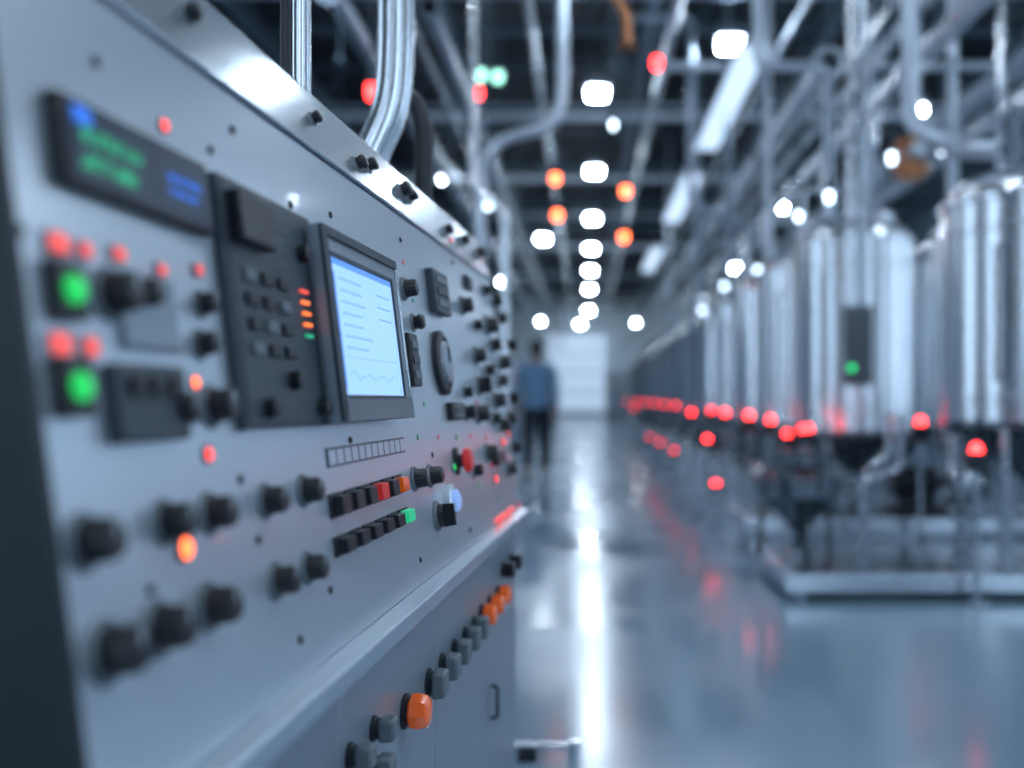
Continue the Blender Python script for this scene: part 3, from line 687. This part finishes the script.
# ------------------------------------------------------------------ pipes behind console
def cpipe(pts,r,m,l,fl=False): return mk(MB().tube(pts,r,24,fil=r*2.6,flange=fl),"conduit_pipe",m,label=l,cat="pipe",group="pipes rising from the console")
cpipe([(-.425,1.5,1.413),(-.425,1.5,2.6)],.014,M_chrome,"thin chrome pipe rising from the console top")
cpipe([(-.455,1.52,1.413),(-.455,1.52,2.6)],.008,M_rubber,"thin black cable rising from the console top")
cpipe([(-.425,1.95,1.413),(-.422,1.95,1.47),(-.375,1.95,1.57),(-.368,1.95,1.68),(-.368,1.95,2.9)],.036,M_chrome,"thick chrome pipe curving out of the console top")
cpipe([(-.365,2.25,1.413),(-.36,2.25,1.60),(-.38,2.25,1.68),(-.44,2.25,1.69),(-.47,2.25,1.62),(-.47,2.25,1.413)],.020,M_rubber,"black flexible hose looping over the console top",True)
# rail on floor by console end
R=empty("floor_rail",(-.1,2.78,0),"short steel rail with end stop on the floor beside the console","rail")
mk(MB().tube([(-.20,2.79,.035),(-.02,2.79,.035)],.012,12,flange=True).rod((-.03,2.79,0),(-.03,2.79,.05),.016),"bar",M_steel,R,I4)
mk(MB().box((-.16,2.79,.012),(.05,.06,.024)),"bracket",M_dark,R,I4)

# ------------------------------------------------------------------ person
def skin(name,V_,E_,R_,m,parent,M,root=0,sub=2):
    me=bpy.data.meshes.new(name); me.from_pydata(V_,E_,[]); me.materials.append(m)
    o=bpy.data.objects.new(name,me); COL.objects.link(o); setp(o,parent,M)
    sm=o.modifiers.new("skin",'SKIN'); sm.use_smooth_shade=True
    for i,d in enumerate(me.skin_vertices[0].data):
        r=R_[i]; d.radius=r if isinstance(r,tuple) else (r,r); d.use_root=(i==root)
    ss=o.modifiers.new("sub",'SUBSURF'); ss.levels=sub; ss.render_levels=sub
    return o
M_skin=mat("skin",(.42,.26,.20),.5,0,.05); M_shirt=mat("blue_shirt",(.12,.24,.38),.8,0,.1); M_trou=mat("dark_trousers",(.010,.015,.028),.8,0,.2); M_hair=mat("dark_hair",(.012,.010,.010),.7,0,.3,60); M_shoe=mat("black_shoe",(.01,.01,.012),.4)
pm=T((-.61,12.6,0))
person=empty("person",(-.61,12.6,0),"person in blue shirt and dark trousers walking away down the aisle","person")
V_=[(0,0,.95),(0,0,1.10),(0,.01,1.30),(0,0,1.42),(0,0,1.50),(0,.012,1.575),(0,.022,1.65),(0,.01,1.725)]
E_=[(i,i+1) for i in range(7)]; R_=[(.10,.08),(.10,.08),(.14,.09),(.10,.065),.05,(.062,.072),(.074,.09),(.058,.07)]
def addc(src,pts,rs):
    p=src
    for q,r in zip(pts,rs): V_.append(q);R_.append(r);E_.append((p,len(V_)-1));p=len(V_)-1
    return p
legs={1:[(.09,.02,.86),(.10,.20,.50),(.10,.17,.10),(.10,.27,.045)],-1:[(-.09,-.02,.86),(-.10,-.02,.50),(-.10,-.27,.14),(-.10,-.19,.045)]}
for s_ in (1,-1): addc(0,legs[s_],[.075,.055,.038,.034])
arms={1:[(.18,0,1.41),(.235,-.05,1.14),(.25,-.06,.90),(.25,-.05,.84)],-1:[(-.18,0,1.41),(-.235,.03,1.14),(-.25,.13,.92),(-.25,.16,.86)]}
for s_ in (1,-1):
    pidx=addc(3,arms[s_],[.050,.040,.026,(.018,.034)]); p=Vector(arms[s_][3])
    for k,(dy,L) in enumerate([(.026,.065),(.010,.075),(-.008,.07),(-.025,.055)]):
        addc(pidx,[tuple(p+Vector((0,dy,-.04))),tuple(p+Vector((-s_*.008,dy*1.1+.004,-.04-L*.5))),tuple(p+Vector((-s_*.022,dy*1.1+.012,-.04-L)))],[.0095,.0085,.007])
    addc(pidx,[tuple(p+Vector((-s_*.012,.035,-.01))),tuple(p+Vector((-s_*.024,.05,-.045)))],[.010,.008])
addc(6,[(0,.105,1.635)],[.012]) # nose
for s_ in (1,-1): addc(6,[(s_*.085,.005,1.645)],[.014])
skin("body",V_,E_,R_,M_skin,person,pm)
V_=[(0,0,.84),(0,0,.97),(0,0,1.10),(0,.01,1.30),(0,0,1.42),(0,0,1.475)];E_=[(i,i+1) for i in range(5)];R_=[(.16,.13),(.155,.125),(.145,.115),(.175,.125),(.135,.09),(.065,.065)]
for s_ in (1,-1): addc(4,arms[s_][:3],[.072,.060,.046])
skin("shirt",V_,E_,R_,M_shirt,person,pm)
V_=[(0,0,.99)];E_=[];R_=[(.142,.112)]
for s_ in (1,-1): addc(0,legs[s_][:3],[.108,.085,.062])
skin("trousers",V_,E_,R_,M_trou,person,pm)
mk(MB().sphere((0,-.005,1.685),.102,20,0,(.90,1.02,.88)).sphere((0,-.035,1.62),.088,16,0,(.92,.85,1)),"hair",M_hair,person,pm)
for s_,(fx,fy,fz) in ((1,(.10,.22,.045)),(-1,(-.10,-.22,.055))):
    mk(MB().sphere((fx,fy,fz),.05,16,0,(.95,2.7,.85)),"shoe",M_shoe,person,pm)
for s_ in (1,-1): mk(MB().sphere((s_*.03,.098,1.66),.009,10),"eye",M_hair,person,pm)

# ------------------------------------------------------------------ world, camera
w=bpy.data.worlds.new("world"); scene.world=w; w.use_nodes=True
w.node_tree.nodes["Background"].inputs[0].default_value=(.02,.035,.06,1)
try:
    scene.view_settings.view_transform='Standard'; scene.view_settings.look='None'
except Exception as e: print(e)
cam=bpy.data.cameras.new("camera"); co=bpy.data.objects.new("camera",cam); COL.objects.link(co)
co.location=(0,0,1.0); co.rotation_euler=(math.radians(90),0,0)
cam.lens=36*F/1024; cam.sensor_width=36; cam.shift_x=-(VPX-512)/1024; cam.shift_y=(HOR-384)/1024
cam.clip_start=.05; cam.clip_end=200
cam.dof.use_dof=True; cam.dof.focus_distance=1.45; cam.dof.aperture_fstop=1.5
scene.camera=co
